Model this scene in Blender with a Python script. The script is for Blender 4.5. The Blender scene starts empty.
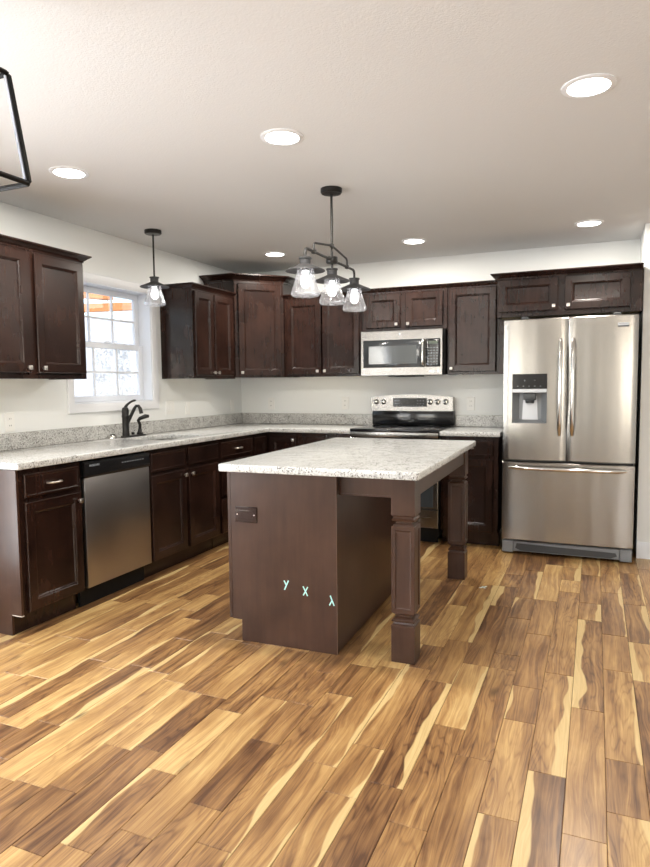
import bpy, bmesh, math, random
from mathutils import Vector, Matrix
random.seed(7)
SC = bpy.context.scene
COL = SC.collection
PI = math.pi

# ------------------------------------------------------------------ camera
YAW, PITCH, ROLL, FPX = .4001, -.0765, -.0097, 639.145
cy_, sy_ = math.cos(YAW), math.sin(YAW)
fwd = Vector((-sy_*math.cos(PITCH), cy_*math.cos(PITCH), math.sin(PITCH)))
rgt = Vector((cy_, sy_, 0)); upv = rgt.cross(fwd)
r2 = rgt*math.cos(ROLL)+upv*math.sin(ROLL); u2 = -rgt*math.sin(ROLL)+upv*math.cos(ROLL)
cam = bpy.data.cameras.new('camera'); camo = bpy.data.objects.new('camera', cam); COL.objects.link(camo)
M = Matrix((r2, u2, -fwd)).transposed().to_4x4(); M.translation = Vector((3.3325, -5.6991, 1.3005))
camo.matrix_world = M
cam.sensor_fit = 'VERTICAL'; cam.sensor_height = 24; cam.lens = FPX/867*24; cam.clip_start = .05
SC.camera = camo

# ------------------------------------------------------------------ world, sky light, exposure
SC.view_settings.view_transform = 'Standard'; SC.view_settings.look = 'None'
SC.view_settings.exposure = -.12; SC.view_settings.gamma = 1.0; SC.view_settings.use_curve_mapping = False
world = bpy.data.worlds.new('sky'); SC.world = world; world.use_nodes = True
wn = world.node_tree.nodes; wl = world.node_tree.links
sky = wn.new('ShaderNodeTexSky'); sky.sky_type = 'NISHITA'; sky.sun_disc = False
sky.sun_elevation = math.radians(38); sky.sun_rotation = math.radians(150); sky.air_density = 1.0; sky.dust_density = 2.0
bgn = wn['Background']; bgn.inputs['Strength'].default_value = .68
wl.new(sky.outputs['Color'], bgn.inputs['Color'])

def area_light(name, loc, target, sx, sy, watts, col):
    l = bpy.data.lights.new(name, 'AREA'); l.shape = 'RECTANGLE'; l.size = sx; l.size_y = sy; l.energy = watts; l.color = col
    o = bpy.data.objects.new(name, l); COL.objects.link(o); o.location = loc
    o.rotation_euler = (Vector(target)-Vector(loc)).to_track_quat('-Z', 'Y').to_euler()
    return o
# daylight standing outside the patio door, and added fill at two invented windows behind the camera
area_light('patio_daylight', (-.17, -4.93, 1.1), (3, -4.93, .85), 2.3, 1.9, 330, (.96, .98, 1))
area_light('added_rear_fill', (.95, -8.45, 1.45), (1.2, 0, 4.2), 1.7, 1.4, 60, (1, .985, .96))
area_light('added_rear_fill', (5.2, -8.45, 1.45), (4.6, 0, 4.2), 1.7, 1.4, 75, (1, .985, .96))
sun = bpy.data.lights.new('sun', 'SUN'); sun.energy = .8; sun.angle = .03; sun.color = (1, .96, .88)
suno = bpy.data.objects.new('sun', sun); COL.objects.link(suno); suno.location = (-3, 6, 8)
suno.rotation_euler = Vector((-.35, -.55, -.75)).to_track_quat('-Z', 'Y').to_euler()

# ------------------------------------------------------------------ mesh helpers
def BM(): return bmesh.new()
def merge(bm, tmp):
    me = bpy.data.meshes.new('tmp'); tmp.to_mesh(me); tmp.free(); bm.from_mesh(me); bpy.data.meshes.remove(me)
def box(bm, x0, x1, y0, y1, z0, z1, bev=0, seg=2):
    t = bmesh.new(); r = bmesh.ops.create_cube(t, size=1)
    for v in t.verts:
        v.co = Vector(((x0+x1)/2+v.co.x*(x1-x0), (y0+y1)/2+v.co.y*(y1-y0), (z0+z1)/2+v.co.z*(z1-z0)))
    if bev: bmesh.ops.bevel(t, geom=t.edges[:], offset=bev, segments=seg, affect='EDGES', profile=.5)
    merge(bm, t); return bm
def rings(bm, loops, cap0=True, cap1=True, closed=True):
    vs = [[bm.verts.new(p) for p in lp] for lp in loops]
    n = len(vs[0])
    for a, b in zip(vs, vs[1:]):
        for i in range(n if closed else n-1):
            j = (i+1) % n; bm.faces.new((a[i], a[j], b[j], b[i]))
    if cap0: bm.faces.new(vs[0][::-1])
    if cap1: bm.faces.new(vs[-1])
    return bm
def ring_panel(bm, x0, x1, z0, z1, yf, prof):
    """rectangular loops inset by prof[i][0], set back from the front plane yf by prof[i][1]"""
    return rings(bm, [[(x0+i, yf+d, z0+i), (x1-i, yf+d, z0+i), (x1-i, yf+d, z1-i), (x0+i, yf+d, z1-i)] for i, d in prof])
def lathe(bm, prof, c=(0, 0, 0), n=32, axis='Z', cap0=True, cap1=True):
    lps = []
    for r, h in prof:
        lp = []
        for k in range(n):
            a = 2*PI*k/n; p = (r*math.cos(a), r*math.sin(a), h)
            if axis == 'Y': p = (p[0], h, -p[1])
            if axis == 'X': p = (h, p[0], p[1])
            lp.append((c[0]+p[0], c[1]+p[1], c[2]+p[2]))
        lps.append(lp)
    return rings(bm, lps, cap0, cap1)
def tube(bm, pts, r, n=10, cap=True):
    pts = [Vector(p) for p in pts]; rr = r if isinstance(r, (list, tuple)) else [r]*len(pts)
    lps = []; prev = None
    for i, p in enumerate(pts):
        t = ((pts[min(i+1, len(pts)-1)]-p).normalized()+(p-pts[max(i-1, 0)]).normalized()).normalized()
        if prev is None:
            a = Vector((0, 0, 1)) if abs(t.z) < .9 else Vector((1, 0, 0)); u = t.cross(a).normalized()
        else: u = (prev-t*prev.dot(t)).normalized()
        prev = u; w = t.cross(u)
        lps.append([tuple(p+(u*math.cos(2*PI*k/n)+w*math.sin(2*PI*k/n))*rr[i]) for k in range(n)])
    return rings(bm, lps, cap, cap)
def arc(p0, p1, p2, k=6):
    """quadratic bend from p0 to p2 about p1"""
    p0, p1, p2 = Vector(p0), Vector(p1), Vector(p2)
    return [tuple((1-t)**2*p0+2*t*(1-t)*p1+t*t*p2) for t in [i/k for i in range(k+1)]]
def prism(bm, pts, z0, z1, bev=0):
    t = bmesh.new(); vs = [t.verts.new((x, y, z0)) for x, y in pts]; f = t.faces.new(vs)
    r = bmesh.ops.extrude_face_region(t, geom=[f]); bmesh.ops.translate(t, verts=[g for g in r['geom'] if isinstance(g, bmesh.types.BMVert)], vec=(0, 0, z1-z0))
    bmesh.ops.recalc_face_normals(t, faces=t.faces[:])
    if bev:
        bmesh.ops.bevel(t, geom=[e for e in t.edges if abs(e.verts[0].co.z-e.verts[1].co.z) < 1e-6], offset=bev, segments=3, affect='EDGES', profile=.5)
    merge(bm, t); return bm
def offset_poly(pts, offs):
    """pts: open polyline; offs: outward offset (right-hand side) of each segment; first and last segment ends slide along the wall"""
    out = []; n = len(pts)
    def line(i, o):
        a, b = Vector(pts[i]), Vector(pts[i+1]); d = (b-a).normalized(); nrm = Vector((d.y, -d.x)); return a+nrm*o, d
    for i in range(n):
        if i == 0: p, d = line(0, offs[0]); out.append(tuple(p))
        elif i == n-1: p, d = line(n-2, offs[-1]); out.append(tuple(p+d*(Vector(pts[-1])-Vector(pts[-2])).length))
        else:
            p, d = line(i-1, offs[i-1]); q, e = line(i, offs[i]); den = d.x*e.y-d.y*e.x
            t = ((q-p).x*e.y-(q-p).y*e.x)/den; out.append(tuple(p+d*t))
    return out
def obj(name, bm, mat, parent=None, angle=35, **props):
    bmesh.ops.recalc_face_normals(bm, faces=bm.faces[:])
    me = bpy.data.meshes.new(name); bm.to_mesh(me); bm.free()
    o = bpy.data.objects.new(name, me); COL.objects.link(o)
    if mat: me.materials.append(mat)
    for p in me.polygons: p.use_smooth = True
    me.set_sharp_from_angle(angle=math.radians(angle))
    if parent: o.parent = parent
    for k, v in props.items(): o[k] = v
    return o
def thing(name, label, cat, loc=(0, 0, 0), rz=0, group=None):
    o = bpy.data.objects.new(name, None); COL.objects.link(o); o.empty_display_size = .1
    o.location = loc; o.rotation_euler = (0, 0, rz); o['label'] = label; o['category'] = cat
    if group: o['group'] = group
    return o
def struct(name, bm, mat, parent=None, **k):
    o = obj(name, bm, mat, parent, **k)
    if not parent: o['kind'] = 'structure'
    return o
def text_mesh(name, s, size, mat, parent, loc, rot, depth=.0006, **props):
    c = bpy.data.curves.new(name, 'FONT'); c.body = s; c.size = size; c.extrude = depth; c.align_x = 'CENTER'; c.align_y = 'CENTER'
    t = bpy.data.objects.new(name+'_c', c); COL.objects.link(t)
    dg = bpy.context.evaluated_depsgraph_get(); me = bpy.data.meshes.new_from_object(t.evaluated_get(dg))
    bpy.data.objects.remove(t); bpy.data.curves.remove(c)
    o = bpy.data.objects.new(name, me); COL.objects.link(o); me.materials.append(mat); o.parent = parent
    o.location = loc; o.rotation_euler = rot
    for k, v in props.items(): o[k] = v
    return o

# ------------------------------------------------------------------ materials
def new_mat(name):
    m = bpy.data.materials.new(name); m.use_nodes = True; nt = m.node_tree
    return m, nt.nodes, nt.links, nt.nodes['Principled BSDF']
def N(nodes, t, **k):
    n = nodes.new('ShaderNode'+t)
    for a, b in k.items():
        if a in n.inputs: n.inputs[a].default_value = b
        else: setattr(n, a, b)
    return n
def ramp(nodes, stops, interp='LINEAR'):
    n = nodes.new('ShaderNodeValToRGB'); cr = n.color_ramp; cr.interpolation = interp
    while len(cr.elements) < len(stops): cr.elements.new(.5)
    for e, (p, c) in zip(cr.elements, stops): e.position = p; e.color = (*c, 1)
    return n
def simple(name, col, rough=.5, metal=0, bump=0, bscale=200, coat=0, spec=.5):
    m, n, l, p = new_mat(name)
    p.inputs['Base Color'].default_value = (*col, 1); p.inputs['Roughness'].default_value = rough; p.inputs['Metallic'].default_value = metal
    p.inputs['Coat Weight'].default_value = coat; p.inputs['Specular IOR Level'].default_value = spec
    tc = N(n, 'TexCoord'); no = N(n, 'TexNoise', Scale=bscale, Detail=3.0); l.new(tc.outputs['Object'], no.inputs['Vector'])
    if bump:
        b = N(n, 'Bump', Strength=bump, Distance=.002); l.new(no.outputs['Fac'], b.inputs['Height']); l.new(b.outputs['Normal'], p.inputs['Normal'])
    return m
def wood_mat(name, dark, light, rough=.33):
    m, n, l, p = new_mat(name)
    tc = N(n, 'TexCoord'); mp = N(n, 'Mapping'); mp.inputs['Scale'].default_value = (26, 26, 2.2); l.new(tc.outputs['Object'], mp.inputs['Vector'])
    g = N(n, 'TexNoise', Scale=1.6, Detail=3.0, Roughness=.5); l.new(mp.outputs['Vector'], g.inputs['Vector'])
    big = N(n, 'TexNoise', Scale=4.5, Detail=3.0); l.new(tc.outputs['Object'], big.inputs['Vector'])
    mx = N(n, 'Mix', data_type='FLOAT'); mx.inputs[0].default_value = .66; l.new(g.outputs['Fac'], mx.inputs[2]); l.new(big.outputs['Fac'], mx.inputs[3])
    r = ramp(n, [(.34, dark), (.66, light)]); l.new(mx.outputs[0], r.inputs['Fac']); l.new(r.outputs['Color'], p.inputs['Base Color'])
    p.inputs['Roughness'].default_value = rough; p.inputs['Specular IOR Level'].default_value = .38
    return m
def steel_mat(name, col, axis, rough=.27, aniso=.6):
    m, n, l, p = new_mat(name)
    tc = N(n, 'TexCoord'); mp = N(n, 'Mapping')
    s = [160, 160, 160]; s['xyz'.index(axis)] = 4; mp.inputs['Scale'].default_value = s; l.new(tc.outputs['Object'], mp.inputs['Vector'])
    g = N(n, 'TexNoise', Scale=1.0, Detail=2.0); l.new(mp.outputs['Vector'], g.inputs['Vector'])
    rr = N(n, 'MapRange'); rr.inputs['To Min'].default_value = rough-.01; rr.inputs['To Max'].default_value = rough+.01; l.new(g.outputs['Fac'], rr.inputs['Value']); l.new(rr.outputs['Result'], p.inputs['Roughness'])
    b = N(n, 'Bump', Strength=.0015, Distance=.001); l.new(g.outputs['Fac'], b.inputs['Height'])
    mw = N(n, 'Mapping'); mw.inputs['Scale'].default_value = (7, 7, .5) if axis == 'z' else (2, 2, 2); l.new(tc.outputs['Object'], mw.inputs['Vector'])
    w = N(n, 'TexNoise', Scale=1.0, Detail=1.0); l.new(mw.outputs['Vector'], w.inputs['Vector'])
    b2 = N(n, 'Bump', Strength=.26 if axis == 'z' else .06, Distance=.02); l.new(w.outputs['Fac'], b2.inputs['Height']); l.new(b.outputs['Normal'], b2.inputs['Normal']); l.new(b2.outputs['Normal'], p.inputs['Normal'])
    p.inputs['Base Color'].default_value = (*col, 1); p.inputs['Metallic'].default_value = 1
    return m
def granite_mat(name, hi, mid, lo, dens):
    m, n, l, p = new_mat(name); tc = N(n, 'TexCoord')
    a = N(n, 'TexNoise', Scale=120.0, Detail=6.0, Roughness=.7); l.new(tc.outputs['Object'], a.inputs['Vector'])
    r1 = ramp(n, [(.36, mid), (.56, hi)]); l.new(a.outputs['Fac'], r1.inputs['Fac'])
    v = N(n, 'TexVoronoi', Scale=230.0); l.new(tc.outputs['Object'], v.inputs['Vector'])
    c = N(n, 'TexNoise', Scale=16.0, Detail=4.0); l.new(tc.outputs['Object'], c.inputs['Vector'])
    sep = N(n, 'SeparateColor'); l.new(v.outputs['Color'], sep.inputs['Color'])
    ad = N(n, 'Math', operation='ADD'); l.new(sep.outputs['Red'], ad.inputs[0]); l.new(c.outputs['Fac'], ad.inputs[1])
    gt = N(n, 'MapRange'); gt.inputs['From Min'].default_value = 1.5-dens; gt.inputs['From Max'].default_value = 1.56-dens; l.new(ad.outputs[0], gt.inputs['Value'])
    mx = N(n, 'Mix', data_type='RGBA'); l.new(gt.outputs['Result'], mx.inputs[0]); l.new(r1.outputs['Color'], mx.inputs[6]); mx.inputs[7].default_value = (*lo, 1)
    v2 = N(n, 'TexVoronoi', Scale=120.0); l.new(tc.outputs['Object'], v2.inputs['Vector']); s2 = N(n, 'SeparateColor'); l.new(v2.outputs['Color'], s2.inputs['Color'])
    g2 = N(n, 'MapRange'); g2.inputs['From Min'].default_value = .80; g2.inputs['From Max'].default_value = .84; l.new(s2.outputs['Green'], g2.inputs['Value'])
    m2 = N(n, 'Math', operation='MULTIPLY'); m2.inputs[1].default_value = .55; l.new(g2.outputs['Result'], m2.inputs[0])
    mx2 = N(n, 'Mix', data_type='RGBA'); l.new(m2.outputs[0], mx2.inputs[0]); l.new(mx.outputs[2], mx2.inputs[6]); mx2.inputs[7].default_value = (*mid, 1)
    l.new(mx2.outputs[2], p.inputs['Base Color']); p.inputs['Roughness'].default_value = .16
    return m
def emit_mat(name, col, s):
    m, n, l, p = new_mat(name); p.inputs['Base Color'].default_value = (*col, 1); p.inputs['Emission Color'].default_value = (*col, 1); p.inputs['Emission Strength'].default_value = s
    return m
def glass_mat(name, refl=.08, rough=.0, tint=(1, 1, 1), seedy=0, haze=0):
    m, n, l, p = new_mat(name); n.remove(p); out = n['Material Output']
    t = N(n, 'BsdfTransparent'); t.inputs['Color'].default_value = (*tint, 1); g = N(n, 'BsdfGlossy'); g.inputs['Roughness'].default_value = rough
    lw = N(n, 'LayerWeight', Blend=.35); mr = N(n, 'MapRange'); mr.inputs['To Min'].default_value = refl; mr.inputs['To Max'].default_value = .75
    l.new(lw.outputs['Facing'], mr.inputs['Value']); mx = N(n, 'MixShader'); l.new(mr.outputs['Result'], mx.inputs[0]); l.new(t.outputs[0], mx.inputs[1]); l.new(g.outputs[0], mx.inputs[2])
    last = mx
    if haze:
        d = N(n, 'BsdfTranslucent'); d.inputs['Color'].default_value = (.95, .96, 1, 1); m3 = N(n, 'MixShader'); m3.inputs[0].default_value = haze
        l.new(mx.outputs[0], m3.inputs[1]); l.new(d.outputs[0], m3.inputs[2]); last = m3
    if seedy:
        tc = N(n, 'TexCoord'); no = N(n, 'TexVoronoi', Scale=90.0); l.new(tc.outputs['Object'], no.inputs['Vector']); b = N(n, 'Bump', Strength=seedy, Distance=.004); l.new(no.outputs['Distance'], b.inputs['Height'])
        l.new(b.outputs['Normal'], g.inputs['Normal']); l.new(b.outputs['Normal'], lw.inputs['Normal'])
    l.new(last.outputs[0], out.inputs['Surface'])
    return m

WALL = simple('warm_white_paint', (.835, .85, .835), .75, bump=.05, bscale=400)
CEIL = simple('textured_ceiling_paint', (.70, .70, .695), .85, bump=.55, bscale=130)
TRIM = simple('white_trim_paint', (.80, .81, .83), .35)
VINYL = simple('white_window_vinyl', (.78, .81, .86), .35)
CAB = wood_mat('espresso_stained_maple', (.0085, .0036, .0028), (.029, .0125, .0085), .25)
PANEL = wood_mat('brown_stained_panel', (.036, .0165, .0098), (.064, .031, .0190), .3)
INSIDE = simple('natural_maple_underside', (.50, .42, .28), .6)
GRAN = granite_mat('speckled_white_granite', (.66, .668, .655), (.41, .41, .395), (.14, .13, .12), .15)
GRAN2 = granite_mat('speckled_grey_granite', (.66, .66, .635), (.37, .365, .345), (.09, .08, .07), .20)
STEEL = steel_mat('brushed_stainless_steel', (.29, .28, .265), 'x')
STEELV = steel_mat('brushed_stainless_vertical', (.33, .315, .29), 'z', .25)
DWSTEEL = steel_mat('brushed_dishwasher_steel', (.42, .40, .385), 'x', .36)
CHROME = simple('polished_steel', (.72, .71, .69), .13, 1)
NICKEL = simple('brushed_nickel', (.66, .63, .60), .3, 1)
BLACK = simple('black_gloss', (.012, .012, .013), .12)
GLASSTOP = simple('black_ceramic_glass', (.010, .011, .013), .07)
MATBLACK = simple('matte_black', (.008, .008, .008), .6, spec=.2)
OILRUB = simple('oil_rubbed_bronze', (.016, .015, .014), .32, .4)
IRON = simple('weathered_dark_iron', (.035, .034, .034), .5, .3, bump=.15)
GREYIRON = simple('weathered_grey_iron', (.035, .035, .037), .6, .1, bump=.15)
LANTERN_IN = simple('silver_grey_metal', (.42, .45, .52), .45, .4)
WINDARK = simple('smoked_oven_glass', (.045, .052, .058), .06, spec=.8)
MWDARK = simple('microwave_mesh_glass', (.075, .085, .09), .08, spec=.9)
MWFRAME = simple('microwave_door_glass', (.03, .034, .038), .1, spec=.8)
GREYPLASTIC = simple('grey_plastic', (.23, .245, .26), .4)
DARKGREY = simple('dark_grey_plastic', (.05, .055, .06), .35)
SILVERPLASTIC = simple('silver_plastic', (.55, .57, .60), .3, .5)
PLATE = simple('ivory_switch_plate', (.86, .86, .83), .4)
SLOT = simple('dark_slot', (.08, .08, .08), .6)
MARKING = simple('pale_marking', (.34, .36, .38), .5)
BROWNPLATE = simple('brown_outlet_plastic', (.018, .006, .0045), .2)
TEAL = simple('pale_teal_tape', (.44, .80, .76), .6)
BULB = emit_mat('lit_bulb', (1, .97, .95), 11)
DISC = emit_mat('lit_lamp_diffuser', (1, .97, .93), 14)
GLASSW = glass_mat('window_glass', .05)
SEEDY = glass_mat('seeded_clear_glass', .09, .03, (.97, .98, 1), .5, .10)

# hand-scraped acacia planks: every board carries its own random values in a colour attribute
def floor_mat():
    m, n, l, p = new_mat('acacia_plank_floor')
    at = N(n, 'VertexColor', layer_name='board'); sp = N(n, 'SeparateColor'); l.new(at.outputs['Color'], sp.inputs['Color'])
    uv = N(n, 'UVMap', uv_map='plank'); su = N(n, 'SeparateXYZ'); l.new(uv.outputs['UV'], su.inputs['Vector'])
    def math_(op, a, b=None, c=None):
        k = N(n, 'Math', operation=op)
        for i, x in enumerate((a, b, c)):
            if x is None: continue
            if isinstance(x, (int, float)): k.inputs[i].default_value = x
            else: l.new(x, k.inputs[i])
        return k.outputs[0]
    U, V = su.outputs['X'], su.outputs['Y']            # u: metres across, v: metres along
    R, G, B, A = sp.outputs['Red'], sp.outputs['Green'], sp.outputs['Blue'], at.outputs['Alpha']
    seed = math_('MULTIPLY', A, 53.0)
    def comb(x, y, z):
        c = N(n, 'CombineXYZ'); l.new(x, c.inputs['X']); l.new(y, c.inputs['Y']); l.new(z, c.inputs['Z']); return c.outputs['Vector']
    def noise(vec, detail, rough=.5):
        k = N(n, 'TexNoise', Scale=1.0, Detail=detail, Roughness=rough); l.new(vec, k.inputs['Vector']); return k.outputs['Fac']
    big_f = noise(comb(math_('MULTIPLY', U, 10.0), math_('MULTIPLY', V, 1.35), seed), 2.0, .5)
    UW = math_('ADD', U, math_('MULTIPLY', math_('SUBTRACT', big_f, .5), .11))        # wandering grain
    streak = noise(comb(math_('MULTIPLY', UW, 42.0), math_('MULTIPLY', V, .9), seed), 4.0, .6)
    fine_f = noise(comb(math_('MULTIPLY', UW, 170.0), math_('MULTIPLY', V, 5.0), seed), 4.0, .65)
    heart = noise(comb(math_('MULTIPLY', U, 9.0), math_('MULTIPLY', V, 2.6), math_('ADD', seed, 7.3)), 3.0, .6)
    rg = math_('SINE', math_('MULTIPLY', big_f, 100.0)); rg = math_('POWER', math_('MULTIPLY_ADD', rg, .5, .5), 5.0)
    fig = math_('GREATER_THAN', math_('FRACT', math_('MULTIPLY', A, 17.0)), .5)      # only some boards show bold figure
    rg = math_('MULTIPLY', rg, math_('MULTIPLY_ADD', fig, .10, .03))
    tone = math_('MULTIPLY_ADD', R, .52, .10)
    tone = math_('ADD', tone, math_('MULTIPLY', math_('SUBTRACT', streak, .5), .95))
    tone = math_('ADD', tone, math_('MULTIPLY', math_('SUBTRACT', heart, .48), .70))
    tone = math_('ADD', tone, math_('MULTIPLY', math_('SUBTRACT', fine_f, .5), .55))
    tone = math_('SUBTRACT', math_('ADD', tone, .04), rg)
    rp = ramp(n, [(.04, (.085, .036, .015)), (.22, (.19, .092, .036)), (.42, (.335, .182, .068)), (.62, (.48, .292, .112)), (.82, (.63, .43, .185))]); l.new(tone, rp.inputs['Fac'])
    # pale sapwood along one edge
    c2 = N(n, 'CombineXYZ'); l.new(math_('MULTIPLY', V, 2.2), c2.inputs['X']); l.new(seed, c2.inputs['Y']); ew = N(n, 'TexNoise', Scale=1.0, Detail=2.0); l.new(c2.outputs['Vector'], ew.inputs['Vector'])
    thr = math_('ADD', math_('MULTIPLY', math_('SUBTRACT', ew.outputs['Fac'], .5), .12), math_('MULTIPLY_ADD', G, .125, -.032))
    sap = N(n, 'MapRange'); l.new(math_('SUBTRACT', thr, B), sap.inputs['Value']); sap.inputs['From Min'].default_value = -.001; sap.inputs['From Max'].default_value = .004
    # B holds distance across from the sapwood edge: 0 there, .12 at the far edge
    sc = ramp(n, [(.3, (.53, .365, .155)), (.7, (.67, .495, .235))]); l.new(fine_f, sc.inputs['Fac'])
    mx = N(n, 'Mix', data_type='RGBA'); l.new(sap.outputs['Result'], mx.inputs[0]); l.new(rp.outputs['Color'], mx.inputs[6]); l.new(sc.outputs['Color'], mx.inputs[7])
    # knots
    ck = N(n, 'CombineXYZ'); l.new(math_('MULTIPLY', U, 7.0), ck.inputs['X']); l.new(math_('MULTIPLY', V, 2.6), ck.inputs['Y']); l.new(seed, ck.inputs['Z'])
    kn = N(n, 'TexVoronoi', Scale=.75); l.new(ck.outputs['Vector'], kn.inputs['Vector'])
    kd = N(n, 'MapRange'); l.new(math_('ADD', kn.outputs['Distance'], math_('MULTIPLY', fine_f, .10)), kd.inputs['Value']); kd.inputs['From Min'].default_value = .06; kd.inputs['From Max'].default_value = .17; kd.inputs['To Min'].default_value = .8; kd.inputs['To Max'].default_value = 0
    mk = N(n, 'Mix', data_type='RGBA'); l.new(kd.outputs['Result'], mk.inputs[0]); l.new(mx.outputs[2], mk.inputs[6]); mk.inputs[7].default_value = (.05, .024, .012, 1)
    l.new(mk.outputs[2], p.inputs['Base Color'])
    b = N(n, 'Bump', Strength=.25, Distance=.002); l.new(math_('ADD', fine_f, math_('MULTIPLY', big_f, 3.0)), b.inputs['Height']); l.new(b.outputs['Normal'], p.inputs['Normal'])
    p.inputs['Roughness'].default_value = .34; p.inputs['Coat Weight'].default_value = .2; p.inputs['Coat Roughness'].default_value = .22
    return m
FLOOR = floor_mat()
SEAM = simple('plank_seam', (.10, .05, .025), .7)

# ------------------------------------------------------------------ room shell
H = 2.419; X1 = 6.2; Y0 = -8.2; SX = 3.636; SY = -.53
BOARDS = {  # plank rows counted from x=3.39 towards the window wall: far joint, then (near joint, tone, sapwood, sapwood on the +x edge)
 -1: (-1.46, (-2.18, .42, .35, 1), (-2.62, .55, 0, 0), (-3.37, .62, .35, 1), (-3.67, .36, 0, 0), (-4.04, .66, .35, 1)),
 0: (-1.12, (-1.71, .4, 0, 0), (-2.0, .5, .5, 1), (-3.04, .36, .5, 0), (-3.82, .52, .12, 1), (-4.15, .45, 0, 0)),
 1: (-1.28, (-1.54, .95, 0, 0), (-2.75, .48, .1, 0), (-3.54, .56, .55, 1), (-4.19, .16, .5, 0)),
 2: (-1.75, (-2.31, .45, .15, 1), (-2.93, .40, 0, 0), (-3.23, .38, .45, 0), (-3.82, .64, .1, 1), (-4.24, .6, .35, 0)),
 3: (-1.75, (-2.11, .35, .3, 0), (-2.62, .32, 0, 0), (-2.79, .5, 0, 0), (-3.54, .46, .1, 0), (-4.28, .36, .15, 1)),
 4: (-1.95, (-2.79, .3, .2, 0), (-3.37, .72, .42, 1), (-3.96, .42, 0, 1), (-4.33, .55, 0, 1)),
 5: (-2.54, (-3.02, .42, .2, 1), (-3.8, .28, .55, 1), (-4.38, .24, 0, 1)),
 6: (-2.92, (-3.61, .6, .4, 0), (-3.9, .62, .4, 1), (-4.42, .40, .42, 1)),
 7: (-2.96, (-3.77, .40, .4, 1), (-4.41, .5, .3, 1)),
 8: (-2.99, (-3.29, .3, 0, 1), (-4.25, .56, .4, 1)),
 9: (-2.78, (-3.12, .35, .3, 1), (-3.42, .44, 0, 1), (-3.72, .34, 0, 1), (-4.11, .10, 0, 1), (-4.44, .36, .1, 0)),
 10: (-2.92, (-3.42, .34, .1, 1), (-4.29, .64, .2, 1)),
 11: (-2.95, (-3.58, .34, 0, 1), (-4.01, .95, 0, 1), (-4.40, .42, .5, 0)),
 12: (-2.94, (-3.50, .68, .2, 1), (-3.92, .14, 0, 1), (-4.46, .26, 0, 1)),
 13: (-2.97, (-3.50, .4, .1, 1), (-3.95, .8, .3, 1), (-4.21, .36, 0, 1), (-4.51, .14, 0, 1)),
 14: (-2.95, (-3.45, .62, .3, 0), (-4.23, .84, .3, 1)),
 15: (-2.90, (-3.40, .34, .4, 0), (-4.24, .82, .3, 0)),
 16: (-3.04, (-3.38, .36, 0, 1), (-3.92, .34, .45, 1), (-4.16, .3, .2, 1)),
 17: (-2.78, (-3.45, .75, .3, 1), (-3.99, .8, .3, 1)),
 18: (-2.67, (-3.40, .32, .45, 0), (-3.95, .36, .45, 0)),
 19: (-2.52, (-3.04, .72, .2, 0), (-3.64, .84, .2, 0)),
 20: (-2.66, (-3.23, .35, .4, 1), (-3.66, .62, .4, 1)),
 21: (-2.61, (-3.24, .6, .3, 0), (-3.73, .72, .3, 1)),
}
def build_floor():
    bm = BM(); lay = bm.loops.layers.uv.new('plank'); cl = bm.loops.layers.float_color.new('board')
    rnd = random.Random(21); W = .1203; gap = .0006
    def rand_look():
        t = .18+.42*rnd.random() if rnd.random() < .76 else .68+.27*rnd.random()
        return t, (.25+.3*rnd.random() if rnd.random() < .45 else 0), rnd.random() < .5
    def add(x0, x1, y0, y1, tone, sapw, flip):
        x0, x1, y0, y1 = max(x0, 0)+gap, min(x1, X1)-gap, max(y0, Y0)+gap, min(y1, 0)-gap
        if x1-x0 < .01 or y1-y0 < .01: return
        sd = rnd.random(); hh = rnd.uniform(-.0003, .0003); bv = .0012
        def ring(i, z): return [bm.verts.new((x0+i, y0+i, z)), bm.verts.new((x1-i, y0+i, z)), bm.verts.new((x1-i, y1-i, z)), bm.verts.new((x0+i, y1-i, z))]
        a, b = ring(0, -.0022), ring(bv, hh); fs = [bm.faces.new(b)]
        for i in range(4): fs.append(bm.faces.new((a[i], a[(i+1) % 4], b[(i+1) % 4], b[i])))
        for f in fs:
            for lp in f.loops:
                c = lp.vert.co; lp[lay].uv = (c.x-x0, c.y-y0)
                d = (x1-c.x) if flip else (c.x-x0); lp[cl] = (tone, sapw, d, sd)
    def fill(x0, x1, ya, yb):
        y = ya
        while y < yb-.001:
            ln = rnd.choice([.3, .42, .55, .62, .75, .9, 1.1])*(.9+.2*rnd.random())
            if yb-y-ln < .25: ln = yb-y
            t, sp, fl = rand_look(); add(x0, x1, y, y+ln, t, sp, fl); y += ln
    for k in range(-24, 30):
        x1 = 3.39-W*k; x0 = x1-W
        if k in BOARDS:
            yf = BOARDS[k][0]; fill(x0, x1, yf, 0); top = yf
            for yn, t, sp, fl in BOARDS[k][1:]: add(x0, x1, yn, top, t, sp, bool(fl)); top = yn
            fill(x0, x1, Y0-rnd.random()*.5, top)
        else: fill(x0, x1, Y0-rnd.random()*.9, 0)
    box(bm, 0, X1, Y0, 0, -.06, -.0025)
    o = obj('floor', bm, FLOOR, angle=20, kind='structure'); o.data.materials.append(SEAM)
    for p in o.data.polygons:
        if all(o.data.vertices[v].co.z < -.0023 for v in p.vertices): p.material_index = 1
    return o
build_floor()
struct('ceiling', box(BM(), -.14, X1+.14, Y0-.14, .14, H, H+.12), CEIL)
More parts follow.
